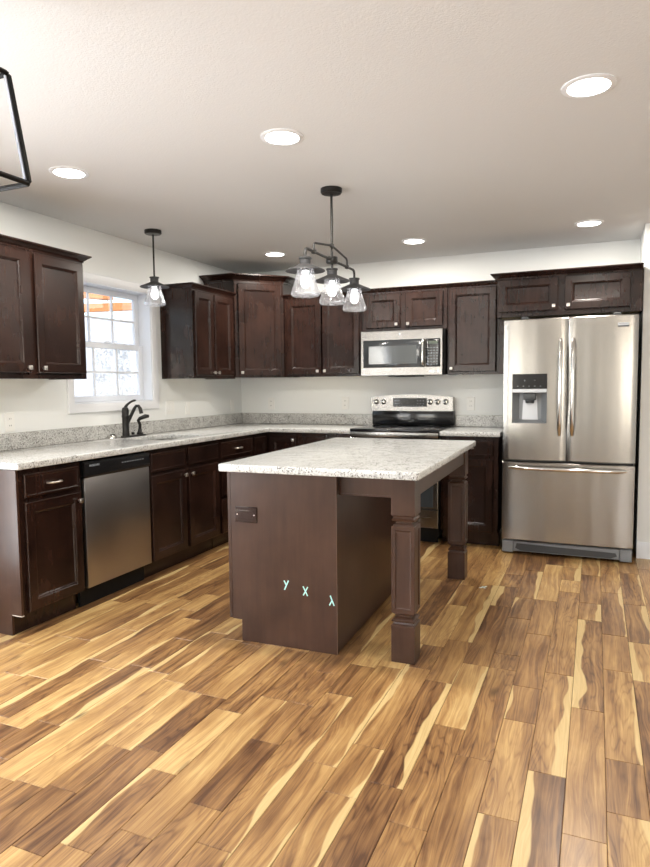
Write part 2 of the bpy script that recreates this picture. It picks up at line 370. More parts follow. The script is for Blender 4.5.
def wall_with_holes(name, mat, fix, a0, a1, z0, z1, holes, axis):
    """slab between fix[0] and fix[1] on the other axis; holes (a0,a1,z0,z1)"""
    bm = BM(); cuts = sorted({a0, a1, *[h[0] for h in holes], *[h[1] for h in holes]})
    for p, q in zip(cuts, cuts[1:]):
        segs = [(z0, z1)]
        for h in holes:
            if h[0] <= p and q <= h[1]: segs = [s for s in ((z0, h[2]), (h[3], z1)) if s[1]-s[0] > 1e-4]
        for s in segs:
            if axis == 'y': box(bm, fix[0], fix[1], p, q, *s)
            else: box(bm, p, q, fix[0], fix[1], *s)
    bmesh.ops.remove_doubles(bm, verts=bm.verts[:], dist=1e-5)
    return struct(name, bm, mat)
WY0, WY1, WZ0, WZ1 = -2.288, -1.425, 1.178, 2.045
PY0, PY1, PZ1 = -6.10, -3.75, 2.05
wall_with_holes('wall_left', WALL, (-.14, 0), Y0, 0, 0, H, [(WY0, WY1, WZ0, WZ1), (PY0, PY1, 0, PZ1)], 'y')
wall_with_holes('wall_front', WALL, (Y0-.14, Y0), -.14, X1+.14, 0, H, [(.10, 1.80, .75, 2.15), (4.35, 6.05, .75, 2.15)], 'x')
struct('wall_back', box(BM(), -.14, SX+.12, 0, .14, 0, H), WALL)
struct('wall_side', prism(BM(), [(SX, 0), (SX, SY), (X1, SY), (X1, SY+.12), (SX+.12, SY+.12), (SX+.12, 0)], 0, H), WALL)
struct('wall_right', box(BM(), X1, X1+.14, Y0, SY+.12, 0, H), WALL)
def base_board(name, pts):
    bm = BM(); lo = [offset_poly(pts, [o]*(len(pts)-1)) for o in (.0005, .014, .014, .010, .006, .0005)]
    zs = (0, 0, .095, .108, .122, .122)
    rings(bm, [[(p[0], p[1], z) for p in lp] for lp, z in zip(lo, zs)], False, False, closed=False)
    return struct(name, bm, TRIM)
base_board('baseboard_right', [(SX+.0, SY), (X1, SY)])
base_board('baseboard_left', [(0, -3.66), (0, -3.36)])
base_board('baseboard_front', [(X1, Y0), (0, Y0)])

# windows ------------------------------------------------------------
def window_unit(name, w, h, cols, rows, cas, depth, sash=.042, hung=True, rz=0, loc=(0, 0, 0)):
    """local frame: x across 0..w, y 0 = wall face (room at -y), window set at +depth, z 0..h"""
    bm = BM(); cw = cas
    ring_panel(bm, -cw, w+cw, -cw, h+cw, -.018, [(0, .018), (0, .004), (.004, 0), (cw-.022, 0), (cw-.014, .005), (cw-.001, .008), (cw-.001, .018)])
    # open the middle of the casing
    for f in [f for f in bm.faces if len(f.verts) == 4 and abs(f.calc_center_median().x-w/2) < 1e-4 and abs(f.calc_center_median().z-h/2) < 1e-4]: bm.faces.remove(f)
    root = struct(name, bm, TRIM); root.location = loc; root.rotation_euler = (0, 0, rz)
    j = BM()   # jamb lining
    box(j, 0, .008, 0, depth+.03, 0, h); box(j, w-.008, w, 0, depth+.03, 0, h); box(j, .008, w-.008, 0, depth+.03, 0, .012); box(j, .008, w-.008, 0, depth+.03, h-.008, h)
    obj('window_jamb', j, VINYL, root)
    def sash_part(z0, z1, y):
        b = BM(); s = sash
        for a in ((.008, .008+s, z0, z1), (w-.008-s, w-.008, z0, z1)): box(b, a[0], a[1], y-.014, y+.014, a[2], a[3], .003, 1)
        for a in ((z0, z0+s*.85), (z1-s*.85, z1)): box(b, .008+s, w-.008-s, y-.0135, y+.0135, a[0], a[1], .003, 1)
        gx0, gx1, gz0, gz1 = .008+s, w-.008-s, z0+s*.85, z1-s*.85
        for i in range(1, cols):
            xx = gx0+(gx1-gx0)*i/cols; box(b, xx-.008, xx+.008, y-.006, y+.006, gz0, gz1)
        for i in range(1, rows):
            zz = gz0+(gz1-gz0)*i/rows; box(b, gx0, gx1, y-.0055, y+.0055, zz-.008, zz+.008)
        so = obj('window_sash', b, VINYL, root)
        obj('window_pane', box(BM(), gx0, gx1, y+.007, y+.010, gz0, gz1), GLASSW, so)
        return so
    if hung:
        lo = sash_part(.012, h*.5+.018, depth-.016); sash_part(h*.5-.018, h-.008, depth+.016)
        lk = BM(); box(lk, w/2-.03, w/2+.03, depth-.05, depth-.031, h*.5+.019, h*.5+.03, .003, 1); obj('sash_lock', lk, VINYL, lo)
    else: sash_part(.012, h-.008, depth)
    return root
window_unit('window_1', WY1-WY0, WZ1-WZ0, 3, 2, .062, .112, sash=.05, rz=PI/2, loc=(0, WY0, WZ0))
window_unit('added_window_2', 1.7, 1.4, 4, 3, .08, .09, rz=PI, loc=(1.80, Y0, .75))  # invented rear window, out of view, for the added fill
window_unit('added_window_3', 1.7, 1.4, 4, 3, .08, .09, rz=PI, loc=(6.05, Y0, .75))  # second unseen window, made up to let fill light in
# patio door with two glazed leaves, behind the picture's edge: it lights the floor and shows in the microwave
def patio_door():
    w, h = PY1-PY0, PZ1; bm = BM()
    for a in ((-.08, 0), (w, w+.08)): box(bm, a[0], a[1], -.018, 0, 0, h+.08)
    box(bm, 0, w, -.018, 0, h, h+.08)
    root = struct('door_1', bm, TRIM); root.location = (0, PY0, 0); root.rotation_euler = (0, 0, PI/2)
    for k in range(2):
        a, b = .004+k*(w/2), w/2-.004+k*(w/2); f = BM()
        box(f, a, a+.1, .05, .09, .012, h-.006); box(f, b-.1, b, .05, .09, .012, h-.006); box(f, a+.1, b-.1, .05, .09, .012, .2); box(f, a+.1, b-.1, .05, .09, h-.11, h-.006)
        for i in range(1, 14):
            z = .2+(h-.31)*i/14; box(f, a+.1, b-.1, .062, .078, z-.006, z+.006)
        lf = obj('door_leaf', f, VINYL, root); obj('door_pane', box(BM(), a+.1, b-.1, .080, .083, .2, h-.11), GLASSW, lf)
        hd = BM(); tube(hd, [(b-.05 if k == 0 else a+.05, .05, 1.0), (b-.05 if k == 0 else a+.05, .02, 1.0)], .012); tube(hd, [(b-.05 if k == 0 else a+.05, .02, 1.0), (b-.16 if k == 0 else a+.16, .015, 1.0)], .009); obj('door_handle', hd, NICKEL, lf)
patio_door()

# ------------------------------------------------------------------ outdoors seen through the kitchen window
GROUND = simple('pale_gravel_ground', (.62, .62, .60), .9, bump=.3, bscale=20)
BEAM = wood_mat('orange_cedar_beam', (.62, .24, .08), (.80, .36, .14), .6)
SIDING = simple('white_siding', (.80, .80, .80), .6)
LEAFM = simple('pale_grey_green_leaves', (.86, .87, .84), .8)
TWIG = simple('grey_brown_twigs', (.72, .70, .66), .9)
struct('ground', box(BM(), -40, -.3, -25, 40, -.7, -.5), GROUND)
t = thing('porch', 'neighbouring covered porch with orange cedar beams and white roof, seen through the kitchen window', 'porch', (0, 0, 0))
def beam_between(bm, p, q, th, hh):
    p, q = Vector(p), Vector(q); d = (q-p); L = d.length; tmp = bmesh.new(); box(tmp, 0, L, -th/2, th/2, -hh/2, hh/2, .006, 1)
    xa = d.normalized(); ya = Vector((0, 0, 1)).cross(xa).normalized(); za = xa.cross(ya)
    mt = Matrix((xa, ya, za)).transposed().to_4x4(); mt.translation = p; tmp.transform(mt); merge(bm, tmp)
b = BM(); beam_between(b, (-4.4, .6, 2.335), (-2.55, 3.3, 2.63), .14, .12); obj('header_beam', b, BEAM, t)
b = BM(); beam_between(b, (-3.6, .2, 2.55), (-3.05, 1.62, 2.57), .14, .09); obj('rafter', b, BEAM, t)
b = BM(); beam_between(b, (-3.25, 2.05, 2.2), (-3.05, 2.6, 2.24), .05, .3); obj('fascia', b, SIDING, t)
b = BM(); box(b, -4.6, -4.44, .55, .71, -.5, 2.3, .005, 1); obj('post', b, BEAM, t)
b = BM(); box(b, -2.62, -2.46, 3.2, 3.36, -.5, 2.6, .005, 1); obj('post', b, BEAM, t)
b = BM(); box(b, -7.4, -7.3, 1.2, 9.5, -.5, 2.9); obj('wall', b, SIDING, t)
def shrub(x, y, h, r, sd, label):
    rr = random.Random(sd); o = thing('shrub', label, 'shrub', (x, y, -.5), 0, 'pale shrubs beyond the kitchen window')
    s = BM()
    for k in range(16):
        a = rr.uniform(0, 2*PI); q = rr.uniform(.3, .9)*r
        tube(s, [(0, 0, 0), (math.cos(a)*q*.5, math.sin(a)*q*.5, h*.5), (math.cos(a)*q, math.sin(a)*q, h*rr.uniform(.75, 1))], [.02, .012, .004], 5)
    obj('stem', s, TWIG, o)
    f = BM()
    for k in range(2600):
        a = rr.uniform(0, 2*PI); z = rr.uniform(.08, 1)*h; q = r*math.sqrt(rr.random())*(1-.45*(z/h)**2); c = Vector((math.cos(a)*q, math.sin(a)*q, z))
        u = Vector((rr.uniform(-1, 1), rr.uniform(-1, 1), rr.uniform(-1, 1))).normalized()*rr.uniform(.02, .05); w = u.cross(Vector((rr.uniform(-1, 1), rr.uniform(-1, 1), rr.uniform(-1, 1)))).normalized()*.018
        f.faces.new([f.verts.new(c-u), f.verts.new(c+w), f.verts.new(c+u), f.verts.new(c-w)])
    obj('foliage', f, LEAFM, o)
shrub(-4.1, -.35, 2.75, .62, 1, 'pale shrub outside the kitchen window, below the near end of the porch beam')
shrub(-3.9, 1.0, 2.6, .62, 2, 'pale shrub outside the kitchen window, between its two companions')
shrub(-3.55, 2.3, 2.5, .6, 3, 'pale shrub outside the kitchen window, at the far end of the row')

# ------------------------------------------------------------------ cabinet building blocks
DOORP = [(0, .019), (0, .004), (.004, 0), (.052, 0), (.056, .004), (.061, .006), (.067, .013), (.072, .0135)]
SLABP = [(0, .019), (0, .005), (.005, .0005), (.008, 0), (.014, 0), (.017, .002), (.022, .002)]
def knob(parent, x, yf, z):
    b = BM(); lathe(b, [(.005, 0), (.004, -.012), (.006, -.014)], (x, yf, z), 12, 'Y'); box(b, x-.0125, x+.0125, yf-.026, yf-.014, z-.0125, z+.0125, .003, 2)
    obj('knob', b, NICKEL, parent)
def pull(parent, x, yf, z, w=.09):
    b = BM(); tube(b, arc((x-w/2, yf, z), (x-w/2, yf-.026, z), (x-w/2+.02, yf-.027, z), 4)+[(x, yf-.030, z)]+arc((x+w/2-.02, yf-.027, z), (x+w/2, yf-.026, z), (x+w/2, yf, z), 4), .0055, 8)
    obj('pull', b, NICKEL, parent)
def door(parent, x0, x1, z0, z1, yf, kx=None, kz=None, mat=None):
    d = obj('door', ring_panel(BM(), x0, x1, z0, z1, yf, DOORP), mat or CAB, parent, angle=20)
    if kx is not None: knob(d, kx, yf, kz)
    return d
def drawer(parent, x0, x1, z0, z1, yf, handle=True, name='drawer'):
    d = obj(name, ring_panel(BM(), x0, x1, z0, z1, yf, SLABP), CAB, parent, angle=20)
    if handle: pull(d, (x0+x1)/2, yf, (z0+z1)/2)
    return d
CROWNP = [(0, 0), (.004, .0), (.006, .010), (.012, .014), (.020, .022), (.036, .034), (.040, .036), (.040, .044), (0, .044)]
def crown(parent, pts, z, mult, scale=1.0):
    """pts: plan polyline of the cabinet's faces, wall to wall, room on its right-hand side"""
    b = BM(); lps = []
    for o, h in CROWNP:
        lps.append([(p[0], p[1], z+h*scale) for p in offset_poly(pts, [max(.0002, o*scale*k) for k in mult])])
    rings(b, lps, False, False, closed=False)
    top = lps[-2]; b.faces.new([b.verts.new((p[0], p[1], p[2])) for p in top])
    obj('crown_moulding', b, CAB, parent, angle=20)
ZC, ZT = .114, .880     # base carcass
def base_box(root, w, d=.61, ct=ZT-.002):
    obj('carcass', box(BM(), .002, w-.002, -d+.02, -.004, ZC, ct), CAB, root)
    f = BM(); y0, y1 = -d, -d+.019
    for a in ((.002, .036), (w-.036, w-.002)): box(f, a[0], a[1], y0, y1, ZC, ZT-.002, .0015, 1)
    for a in ((ZC, .128), (.70, .726), (.85, ZT-.002)): box(f, .036, w-.036, y0+.0005, y1, a[0], a[1])
    obj('face_frame', f, CAB, root)
    obj('toe_kick', box(BM(), .002, w-.002, -.54, -.525, .001, ZC-.0005), CAB, root)

R90 = PI/2
# left run: local x -> world +y, local -y -> world +x
t = thing('base_cabinet', 'dark base cabinet with one drawer and one door where the long counter ends', 'cabinet', (0, -3.32, 0), R90, 'dark base cabinets')
base_box(t, .435)
e = BM(); prism(e, [(-.01, 0), (-.54, 0), (-.54, .112), (-.612, .112), (-.612, ZT-.002), (-.01, ZT-.002)], 0, .014)
bmesh.ops.transform(e, matrix=Matrix(((0, 0, 1, -.0125), (1, 0, 0, 0), (0, 1, 0, 0), (0, 0, 0, 1))), verts=e.verts[:])
obj('end_panel', e, PANEL, t, label='lighter brown flat end panel with toe notch')
obj('chipped_edge', box(BM(), -.013, .003, -.613, -.545, .1095, .1135), simple('bare_chipped_wood', (.62, .55, .47), .8), t, label='pale chipped edge above the toe notch')
drawer(t, .028, .408, .726, .852, -.630); door(t, .028, .420, .127, .702, -.630, .395, .655)

t = thing('dishwasher', 'stainless dishwasher with black control strip built in under the window-wall counter', 'dishwasher', (0, -2.878, 0), R90)
obj('tub', box(BM(), .004, .588, -.59, -.02, .115, .872), MATBLACK, t)
d = obj('door_panel', box(BM(), .006, .586, -.628, -.592, .124, .772, .004), DWSTEEL, t)
c = BM(); prism(c, [(-.592, .774), (-.632, .774), (-.638, .79), (-.628, .866), (-.592, .868)], 0, .58)
bmesh.ops.transform(c, matrix=Matrix(((0, 0, 1, .006), (1, 0, 0, 0), (0, 1, 0, 0), (0, 0, 0, 1))), verts=c.verts[:])
c = obj('control_strip', c, BLACK, t)
text_mesh('brand_text', 'FRIGIDAIRE', .0165, MARKING, c, (.085, -.6325, .842), (PI/2-.12, 0, 0))
for k in range(9):
    x = .32+k*.024; obj('button', box(BM(), x, x+.013, -.6345, -.6300, .829, .8325), MARKING, c)
obj('recessed_grip', box(BM(), .20, .38, -.6385, -.634, .786, .792), MATBLACK, c)
obj('toe_plate', box(BM(), .006, .586, -.56, -.545, .004, .113), MATBLACK, t)

t = thing('sink_cabinet', 'wide dark sink cabinet with two doors under two blank drawer fronts', 'cabinet', (0, -2.283, 0), R90, 'dark base cabinets')
base_box(t, .853, ct=.70); obj('centre_stile', box(BM(), .405, .438, -.6102, -.592, .128, .85), CAB, t)
drawer(t, .015, .405, .726, .852, -.630, False, 'false_front'); drawer(t, .440, .838, .726, .852, -.630, False, 'false_front')
door(t, .015, .405, .127, .702, -.630, .38, .665); door(t, .440, .838, .127, .702, -.630, .465, .665)

t = thing('drawer_cabinet', 'dark base cabinet of stacked drawers between the sink cabinet and the corner', 'cabinet', (0, -1.427, 0), R90, 'dark base cabinets')
base_box(t, .545)
drawer(t, .022, .525, .726, .852, -.630); drawer(t, .022, .525, .425, .702, -.630); drawer(t, .022, .525, .127, .402, -.630)

t = thing('corner_base_cabinet', 'dark corner base cabinet with a folding pair of narrow doors meeting in the inside corner', 'cabinet', (0, 0, 0), 0, 'dark base cabinets')
b = BM(); prism(b, [(.004, -.004), (.004, -.878), (.59, -.878), (.59, -.59), (.916, -.59), (.916, -.004)], ZC, ZT-.002); obj('carcass', b, CAB, t)
b = BM(); prism(b, [(.525, -.878), (.54, -.878), (.54, -.54), (.916, -.54), (.916, -.525), (.525, -.525)], .001, ZC-.0005); obj('toe_kick', b, CAB, t)
b = BM(); prism(b, [(.5905, -.878), (.61, -.878), (.61, -.61), (.916, -.61), (.916, -.5905), (.5905, -.5905)], ZC, ZT-.002); obj('face_frame', b, CAB, t)
b = ring_panel(BM(), -.866, -.642, .132, .848, -.630, DOORP); bmesh.ops.rotate(b, verts=b.verts[:], cent=(0, 0, 0), matrix=Matrix.Rotation(R90, 3, 'Z')); obj('door', b, CAB, t, angle=20)
door(t, .642, .905, .132, .848, -.630, .885, .815)

# back run: faces -y
t = thing('base_cabinet', 'dark base cabinet with a wide drawer over two doors, between the corner and the range', 'cabinet', (.92, 0, 0), 0, 'dark base cabinets')
base_box(t, .506); drawer(t, .018, .488, .726, .852, -.630); door(t, .018, .25, .127, .702, -.630, .225, .66); door(t, .256, .488, .127, .702, -.630, .281, .66)
t = thing('base_cabinet', 'dark base cabinet with one drawer and one door between the range and the refrigerator', 'cabinet', (2.192, 0, 0), 0, 'dark base cabinets')
base_box(t, .456); drawer(t, .022, .415, .726, .852, -.630); door(t, .022, .415, .127, .702, -.630, .048, .66)

# ------------------------------------------------------------------ worktops
CZ0, CZ1 = .882, .918
def round_pts(pts, idx, r, k=6):
    out = []; n = len(pts)
    for i, p in enumerate(pts):
        if i in idx:
            a, b = Vector(pts[i-1]), Vector(pts[(i+1) % n]); p = Vector(p)
            out += [tuple(q) for q in arc(tuple((p+(a-p).normalized()*r).to_3d()), tuple(p.to_3d()), tuple((p+(b-p).normalized()*r).to_3d()), k)]
        else: out.append((p[0], p[1], 0))
    return [(q[0], q[1]) for q in out]
def slab_with_hole(outer, hole, z0, z1, bev=.005):
    t = bmesh.new(); edges = []
    for lp in ([outer, hole] if hole else [outer]):
        vs = [t.verts.new((x, y, z0)) for x, y in lp]; edges += [t.edges.new((vs[i], vs[(i+1) % len(vs)])) for i in range(len(vs))]
    bmesh.ops.triangle_fill(t, edges=edges, use_beauty=True)
    r = bmesh.ops.extrude_face_region(t, geom=t.faces[:]); bmesh.ops.translate(t, verts=[g for g in r['geom'] if isinstance(g, bmesh.types.BMVert)], vec=(0, 0, z1-z0))
    bmesh.ops.recalc_face_normals(t, faces=t.faces[:]); t.normal_update()
    ed = [e for e in t.edges if abs(e.verts[0].co.z-e.verts[1].co.z) < 1e-6 and len(e.link_faces) == 2 and e.link_faces[0].normal.angle(e.link_faces[1].normal) > .8]
    bmesh.ops.bevel(t, geom=ed, offset=bev, segments=3, affect='EDGES', profile=.5)
    return t
CF = .652
outer = round_pts([(.003, -.003), (.003, -3.345), (CF, -3.345), (CF, -CF), (1.428, -CF), (1.428, -.003)], {2}, .02)
hole = round_pts([(.17, -2.00), (.54, -2.00), (.54, -1.52), (.17, -1.52)], {0, 1, 2, 3}, .07)
top = obj('countertop', slab_with_hole(outer, hole, CZ0, CZ1), GRAN, label='long L-shaped speckled granite countertop running under the window and round the corner', category='countertop')
b = BM(); box(b, .003, .023, -3.345, -.003, CZ1+.0005, 1.020, .002, 1); obj('backsplash', b, GRAN2, top, label='darker speckled granite upstand')
b = BM(); box(b, .0235, 1.428, -.023, -.003, CZ1+.0005, 1.020, .002, 1); obj('backsplash', b, GRAN2, top, label='darker speckled granite upstand')
outer = [(2.192, -.003), (2.192, -CF), (2.662, -CF), (2.662, -.003)]
top = obj('countertop', slab_with_hole(outer, None, CZ0, CZ1), GRAN, label='short granite countertop between the range and the refrigerator', category='countertop')
b = BM(); box(b, 2.192, 2.662, -.023, -.003, CZ1+.0005, 1.020, .002, 1); obj('backsplash', b, GRAN2, top, label='darker speckled granite upstand')

# sink, faucet, sprayer
t = thing('sink', 'stainless undermount sink set in the granite below the window', 'sink', (.33, -1.79, 0))
b = BM(); lo = []
for ins, z in ((-.012, CZ0-.001), (.004, CZ0-.001), (.010, .80), (.016, .735), (.05, .715)):
    lo.append([(x-.33, y+1.79, z) for x, y in round_pts([(.17+ins, -2.00+ins), (.54-ins, -2.00+ins), (.54-ins, -1.52-ins), (.17+ins, -1.52-ins)], {0, 1, 2, 3}, max(.03, .07-ins))])
rings(b, lo, False, True); obj('basin', b, simple('satin_sink_steel', (.30, .29, .27), .32, 1), t)
obj('drain', lathe(BM(), [(.045, .7155), (.045, .719), (.03, .7165)], (0, 0, 0), 24), NICKEL, t)
FX, FY = .088, -1.868
t = thing('faucet', 'tall dark bronze single-lever kitchen faucet behind the sink', 'faucet', (FX, FY, CZ1))
b = BM(); prism(b, round_pts([(-.03, -.04), (.03, -.04), (.03, .21), (-.03, .21)], {0, 1, 2, 3}, .028), .001, .012, .003); obj('base_plate', b, OILRUB, t)
b = BM(); lathe(b, [(.027, .012), (.0275, .03), (.0255, .035), (.0255, .15), (.028, .156), (.028, .164), (.0255, .17), (.026, .205), (.022, .222), (.010, .228)], n=28); obj('body', b, OILRUB, t)
b = BM(); tube(b, [(0, 0, .222), (.008, .012, .245), (.02, .04, .266), (.026, .072, .276), (.028, .088, .276)], [.013, .010, .008, .009, .006], 10); obj('handle', b, OILRUB, t)
b = BM(); tube(b, [(.006, .004, .100), (.020, .012, .130), (.040, .024, .176), (.056, .033, .214), (.070, .040, .236), (.086, .046, .236), (.098, .052, .214), (.104, .055, .178)], [.015, .0135, .0125, .012, .0115, .012, .014, .0145], 12); obj('spout', b, OILRUB, t)
t = thing('side_sprayer', 'dark bronze side sprayer standing on the faucet plate', 'sprayer', (FX, FY+.160, CZ1+.0125))
b = BM(); lathe(b, [(.024, 0), (.024, .012), (.017, .02), (.015, .04)], n=20); obj('holder', b, OILRUB, t)
b = BM(); tube(b, [(0, 0, .036), (.004, .0, .075), (-.006, -.008, .105), (.004, .0, .122), (.03, .035, .138), (.045, .055, .138)], [.013, .012, .013, .015, .017, .012], 10); obj('spray_head', b, OILRUB, t)
b = BM(); tube(b, [(.0, -.080, .004), (.0, -.080, .022)], .012); obj('hose_button', b, OILRUB, t)
t = thing('sink_hole_cover', 'small chrome and black hole cover on the granite left beside the faucet', 'cover', (.062, -1.985, CZ1))
b = BM(); lathe(b, [(.030, .0005), (.030, .018), (.026, .024), (.020, .024)]); obj('ring', b, CHROME, t)
b = BM(); lathe(b, [(.0195, .012), (.0195, .030), (.012, .033)]); obj('cap', b, BLACK, t)

# ------------------------------------------------------------------ wall cabinets
ZU, ZUT = 1.372, 2.083
def upper(label, loc, rz, w, d, z0, z1, mult, cz=None, name='wall_cabinet'):
    t = thing(name, label, 'cabinet', loc, rz, 'dark wall cabinets')
    b = BM(); box(b, .001, w-.001, -d+.018, -.004, z0+.012, z1); obj('carcass', b, CAB, t)
    f = BM(); y0, y1 = -d, -d+.018
    for a in ((.001, .038), (w-.038, w-.001)): box(f, a[0], a[1], y0, y1, z0, z1, .0015, 1)
    for a in ((z0, z0+.022), (z1-.03, z1)): box(f, .038, w-.038, y0+.0005, y1, a[0], a[1])
    obj('face_frame', f, CAB, t)
    for a in ((.001, .010), (w-.010, w-.001)): obj('side_skirt', box(BM(), a[0], a[1], -d+.018, -.004, z0, z0+.0115), CAB, t)
    u = BM(); box(u, .0105, w-.0105, -d+.019, -.005, z0+.009, z0+.0118); obj('underside', u, INSIDE, t, label='pale maple underside')
    crown(t, [(.001, -.004), (.001, -d), (w-.001, -d), (w-.001, -.004)], z1, mult)
    return t
UD = .32
t = upper('dark two-door wall cabinet hanging nearest the dining end, before the window', (0, -3.335, 0), R90, .84, UD, 1.350, ZUT, (1, 1, 1))
obj('centre_stile', box(BM(), .385, .445, -.3202, -.302, 1.374, 2.053), CAB, t)
door(t, .028, .390, 1.385, 2.070, -.340, .362, 1.413); door(t, .440, .822, 1.385, 2.070, -.340, .470, 1.413)
t = upper('dark two-door wall cabinet between the window and the tall corner cabinet', (0, -1.305, 0), R90, .653, UD, 1.360, ZUT, (.75, .75, 0))
door(t, .020, .290, 1.385, 2.070, -.340, .266, 1.411); door(t, .306, .600, 1.385, 2.070, -.340, .330, 1.411)
t = upper('dark wall cabinet with two tall doors between the corner cabinet and the microwave', (.652, 0, 0), 0, .767, UD, ZU, ZUT, (0, .75, 0))
door(t, .035, .380, 1.395, 2.072, -.340, .352, 1.423); door(t, .394, .750, 1.395, 2.072, -.340, .422, 1.423)
t = upper('short dark two-door wall cabinet over the microwave', (1.421, 0, 0), 0, .758, UD, 1.758, ZUT, (0, .75, 0))
obj('centre_stile', box(BM(), .352, .400, -.3202, -.302, 1.78, 2.053), CAB, t)
door(t, .042, .352, 1.785, 2.074, -.340, .325, 1.812); door(t, .400, .722, 1.785, 2.074, -.340, .427, 1.812)
t = upper('dark single-door wall cabinet between the microwave and the refrigerator', (2.181, 0, 0), 0, .459, UD, ZU, ZUT, (0, .75, 0))
door(t, .014, .398, 1.397, 2.080, -.340, .038, 1.425)
t = upper('dark two-door cabinet bridging over the refrigerator', (2.622, 0, 0), 0, 1.006, .60, 1.80, ZUT+.002, (1.15, 1.15, 0))
obj('centre_stile', box(BM(), .440, .487, -.6004, -.582, 1.822, 2.053), CAB, t)
door(t, .012, .440, 1.836, 2.079, -.620, .413, 1.866); door(t, .487, .925, 1.836, 2.079, -.620, .515, 1.866)
obj('filler_strip', box(BM(), .926, 1.004, -.6055, -.6005, 1.802, 2.083), CAB, t)

# diagonal corner wall cabinet
CD, CS = .650, .320; CZT = 2.235
t = thing('corner_wall_cabinet', 'tall single-door dark wall cabinet set diagonally across the room corner', 'cabinet', (0, 0, 0), 0, 'dark wall cabinets')
plan = [(.004, -CD), (CS, -CD), (CD, -CS), (CD, -.004)]
b = BM(); prism(b, [(.004, -.004)]+[(.004, -CD+.001), (CS-.001, -CD+.001), (CD-.001, -CS+.001), (CD-.001, -.004)], ZU, CZT); obj('carcass', b, CAB, t)
L = (CD-CS)*math.sqrt(2)
def diag(bm):
    mt = Matrix.Translation(((CS+CD)/2, -(CS+CD)/2, 0)) @ Matrix.Rotation(PI/4, 4, 'Z'); bmesh.ops.transform(bm, matrix=mt, verts=bm.verts[:]); return bm
f = BM()
for a in ((-L/2+.001, -L/2+.036), (L/2-.036, L/2-.001)): box(f, a[0], a[1], -.010, .004, ZU, CZT, .0015, 1)
for a in ((ZU, ZU+.022), (CZT-.03, CZT)): box(f, -L/2+.036, L/2-.036, -.0095, .004, a[0], a[1])
obj('face_frame', diag(f), CAB, t)
dd = obj('door', diag(ring_panel(BM(), -.202, .202, ZU+.016, CZT-.022, -.031, DOORP)), CAB, t, angle=20)
kb = BM(); lathe(kb, [(.005, 0), (.004, -.012), (.006, -.014)], (-.178, -.031, 1.415), 12, 'Y'); box(kb, -.1905, -.1655, -.057, -.045, 1.4025, 1.4275, .003, 2); obj('knob', diag(kb), NICKEL, dd)
crown(t, plan, CZT, (1.3, 1.3, 1.3), 1.35)

# ------------------------------------------------------------------ microwave
t = thing('microwave', 'stainless over-the-range microwave with dark glass door and keypad', 'microwave', (1.437, 0, 0))
W = .722
obj('casing', box(BM(), .002, W+.016, -.372, -.004, 1.378, 1.752, .003, 1), MATBLACK, t, label='black casing')
b = BM(); ring_panel(b, 0, W, 1.370, 1.755, -.400, [(0, .027), (0, .005), (.005, 0), (.03, 0)]); obj('front_frame', b, STEEL, t, angle=20)
dr = obj('door_glass', ring_panel(BM(), .026, .548, 1.440, 1.676, -.4045, [(0, .004), (0, .001), (.002, 0), (.07, 0)]), MWFRAME, t, label='black glass door')
obj('viewing_window', ring_panel(BM(), .075, .50, 1.470, 1.625, -.4062, [(0, .0015), (.001, 0), (.004, 0)]), MWDARK, dr, label='grey mesh window')
b = BM(); tube(b, arc((.560, -.402, 1.668), (.560, -.436, 1.664), (.560, -.438, 1.63), 5)+[(.560, -.440, 1.557)]+arc((.560, -.438, 1.486), (.560, -.436, 1.452), (.560, -.402, 1.448), 5), .0125, 12); obj('handle', b, CHROME, t)
kp = obj('keypad', ring_panel(BM(), .578, .702, 1.440, 1.676, -.4045, [(0, .004), (0, .001), (.002, 0), (.03, 0)]), BLACK, t, label='black keypad')
obj('display', box(BM(), .603, .68, -.4055, -.4046, 1.632, 1.655), simple('green_grey_display', (.07, .09, .07), .2), kp)
for i in range(4):
    for j in range(7):
        x, z = .596+i*.024, 1.457+j*.023; obj('key', box(BM(), x, x+.013, -.4053, -.4046, z, z+.009), simple('grey_key_print', (.16, .18, .20), .4) if i+j == 0 else bpy.data.materials['grey_key_print'], kp)
for k in range(3): obj('push_button', box(BM(), .606+k*.034, .63+k*.034, -.4035, -.3995, 1.392, 1.412, .002, 1), SILVERPLASTIC, t)
obj('round_badge', lathe(BM(), [(.009, 0), (.009, -.0015), (.006, -.0022)], (.352, -.4002, 1.722), 20, 'Y'), SILVERPLASTIC, t)
obj('vent_grille', box(BM(), .24, .48, -.36, -.06, 1.362, 1.3778), MATBLACK, t)

# ------------------------------------------------------------------ range
t = thing('range', 'freestanding electric range with black glass cooktop and stainless arched control panel', 'range', (1.432, 0, 0))
W = .756
obj('body', box(BM(), .002, W-.002, -.64, -.03, .06, .905), MATBLACK, t)
obj('cooktop', box(BM(), .0, W, -.672, -.06, .9055, .930, .006), GLASSTOP, t, label='black glass cooktop')
obj('manifold_trim', box(BM(), .004, W-.004, -.668, -.642, .862, .9045, .003), STEEL, t)
od = obj('oven_door', ring_panel(BM(), .004, W-.004, .285, .858, -.668, [(0, .026), (0, .006), (.006, 0), (.05, 0)]), STEEL, t, angle=20)
obj('oven_window', ring_panel(BM(), .042, W-.042, .300, .745, -.6695, [(0, .0012), (.002, 0), (.01, 0)]), WINDARK, od, label='dark oven window')
b = BM(); tube(b, [(.05, -.668, .80), (.05, -.712, .80)], .010); tube(b, [(W-.05, -.668, .80), (W-.05, -.712, .80)], .010); tube(b, [(.02, -.715, .80), (W-.02, -.715, .80)], .013, 12); obj('oven_handle', b, CHROME, od)
ds = obj('storage_drawer', ring_panel(BM(), .004, W-.004, .128, .279, -.662, [(0, .02), (0, .005), (.005, 0), (.03, 0)]), STEEL, t, angle=20)
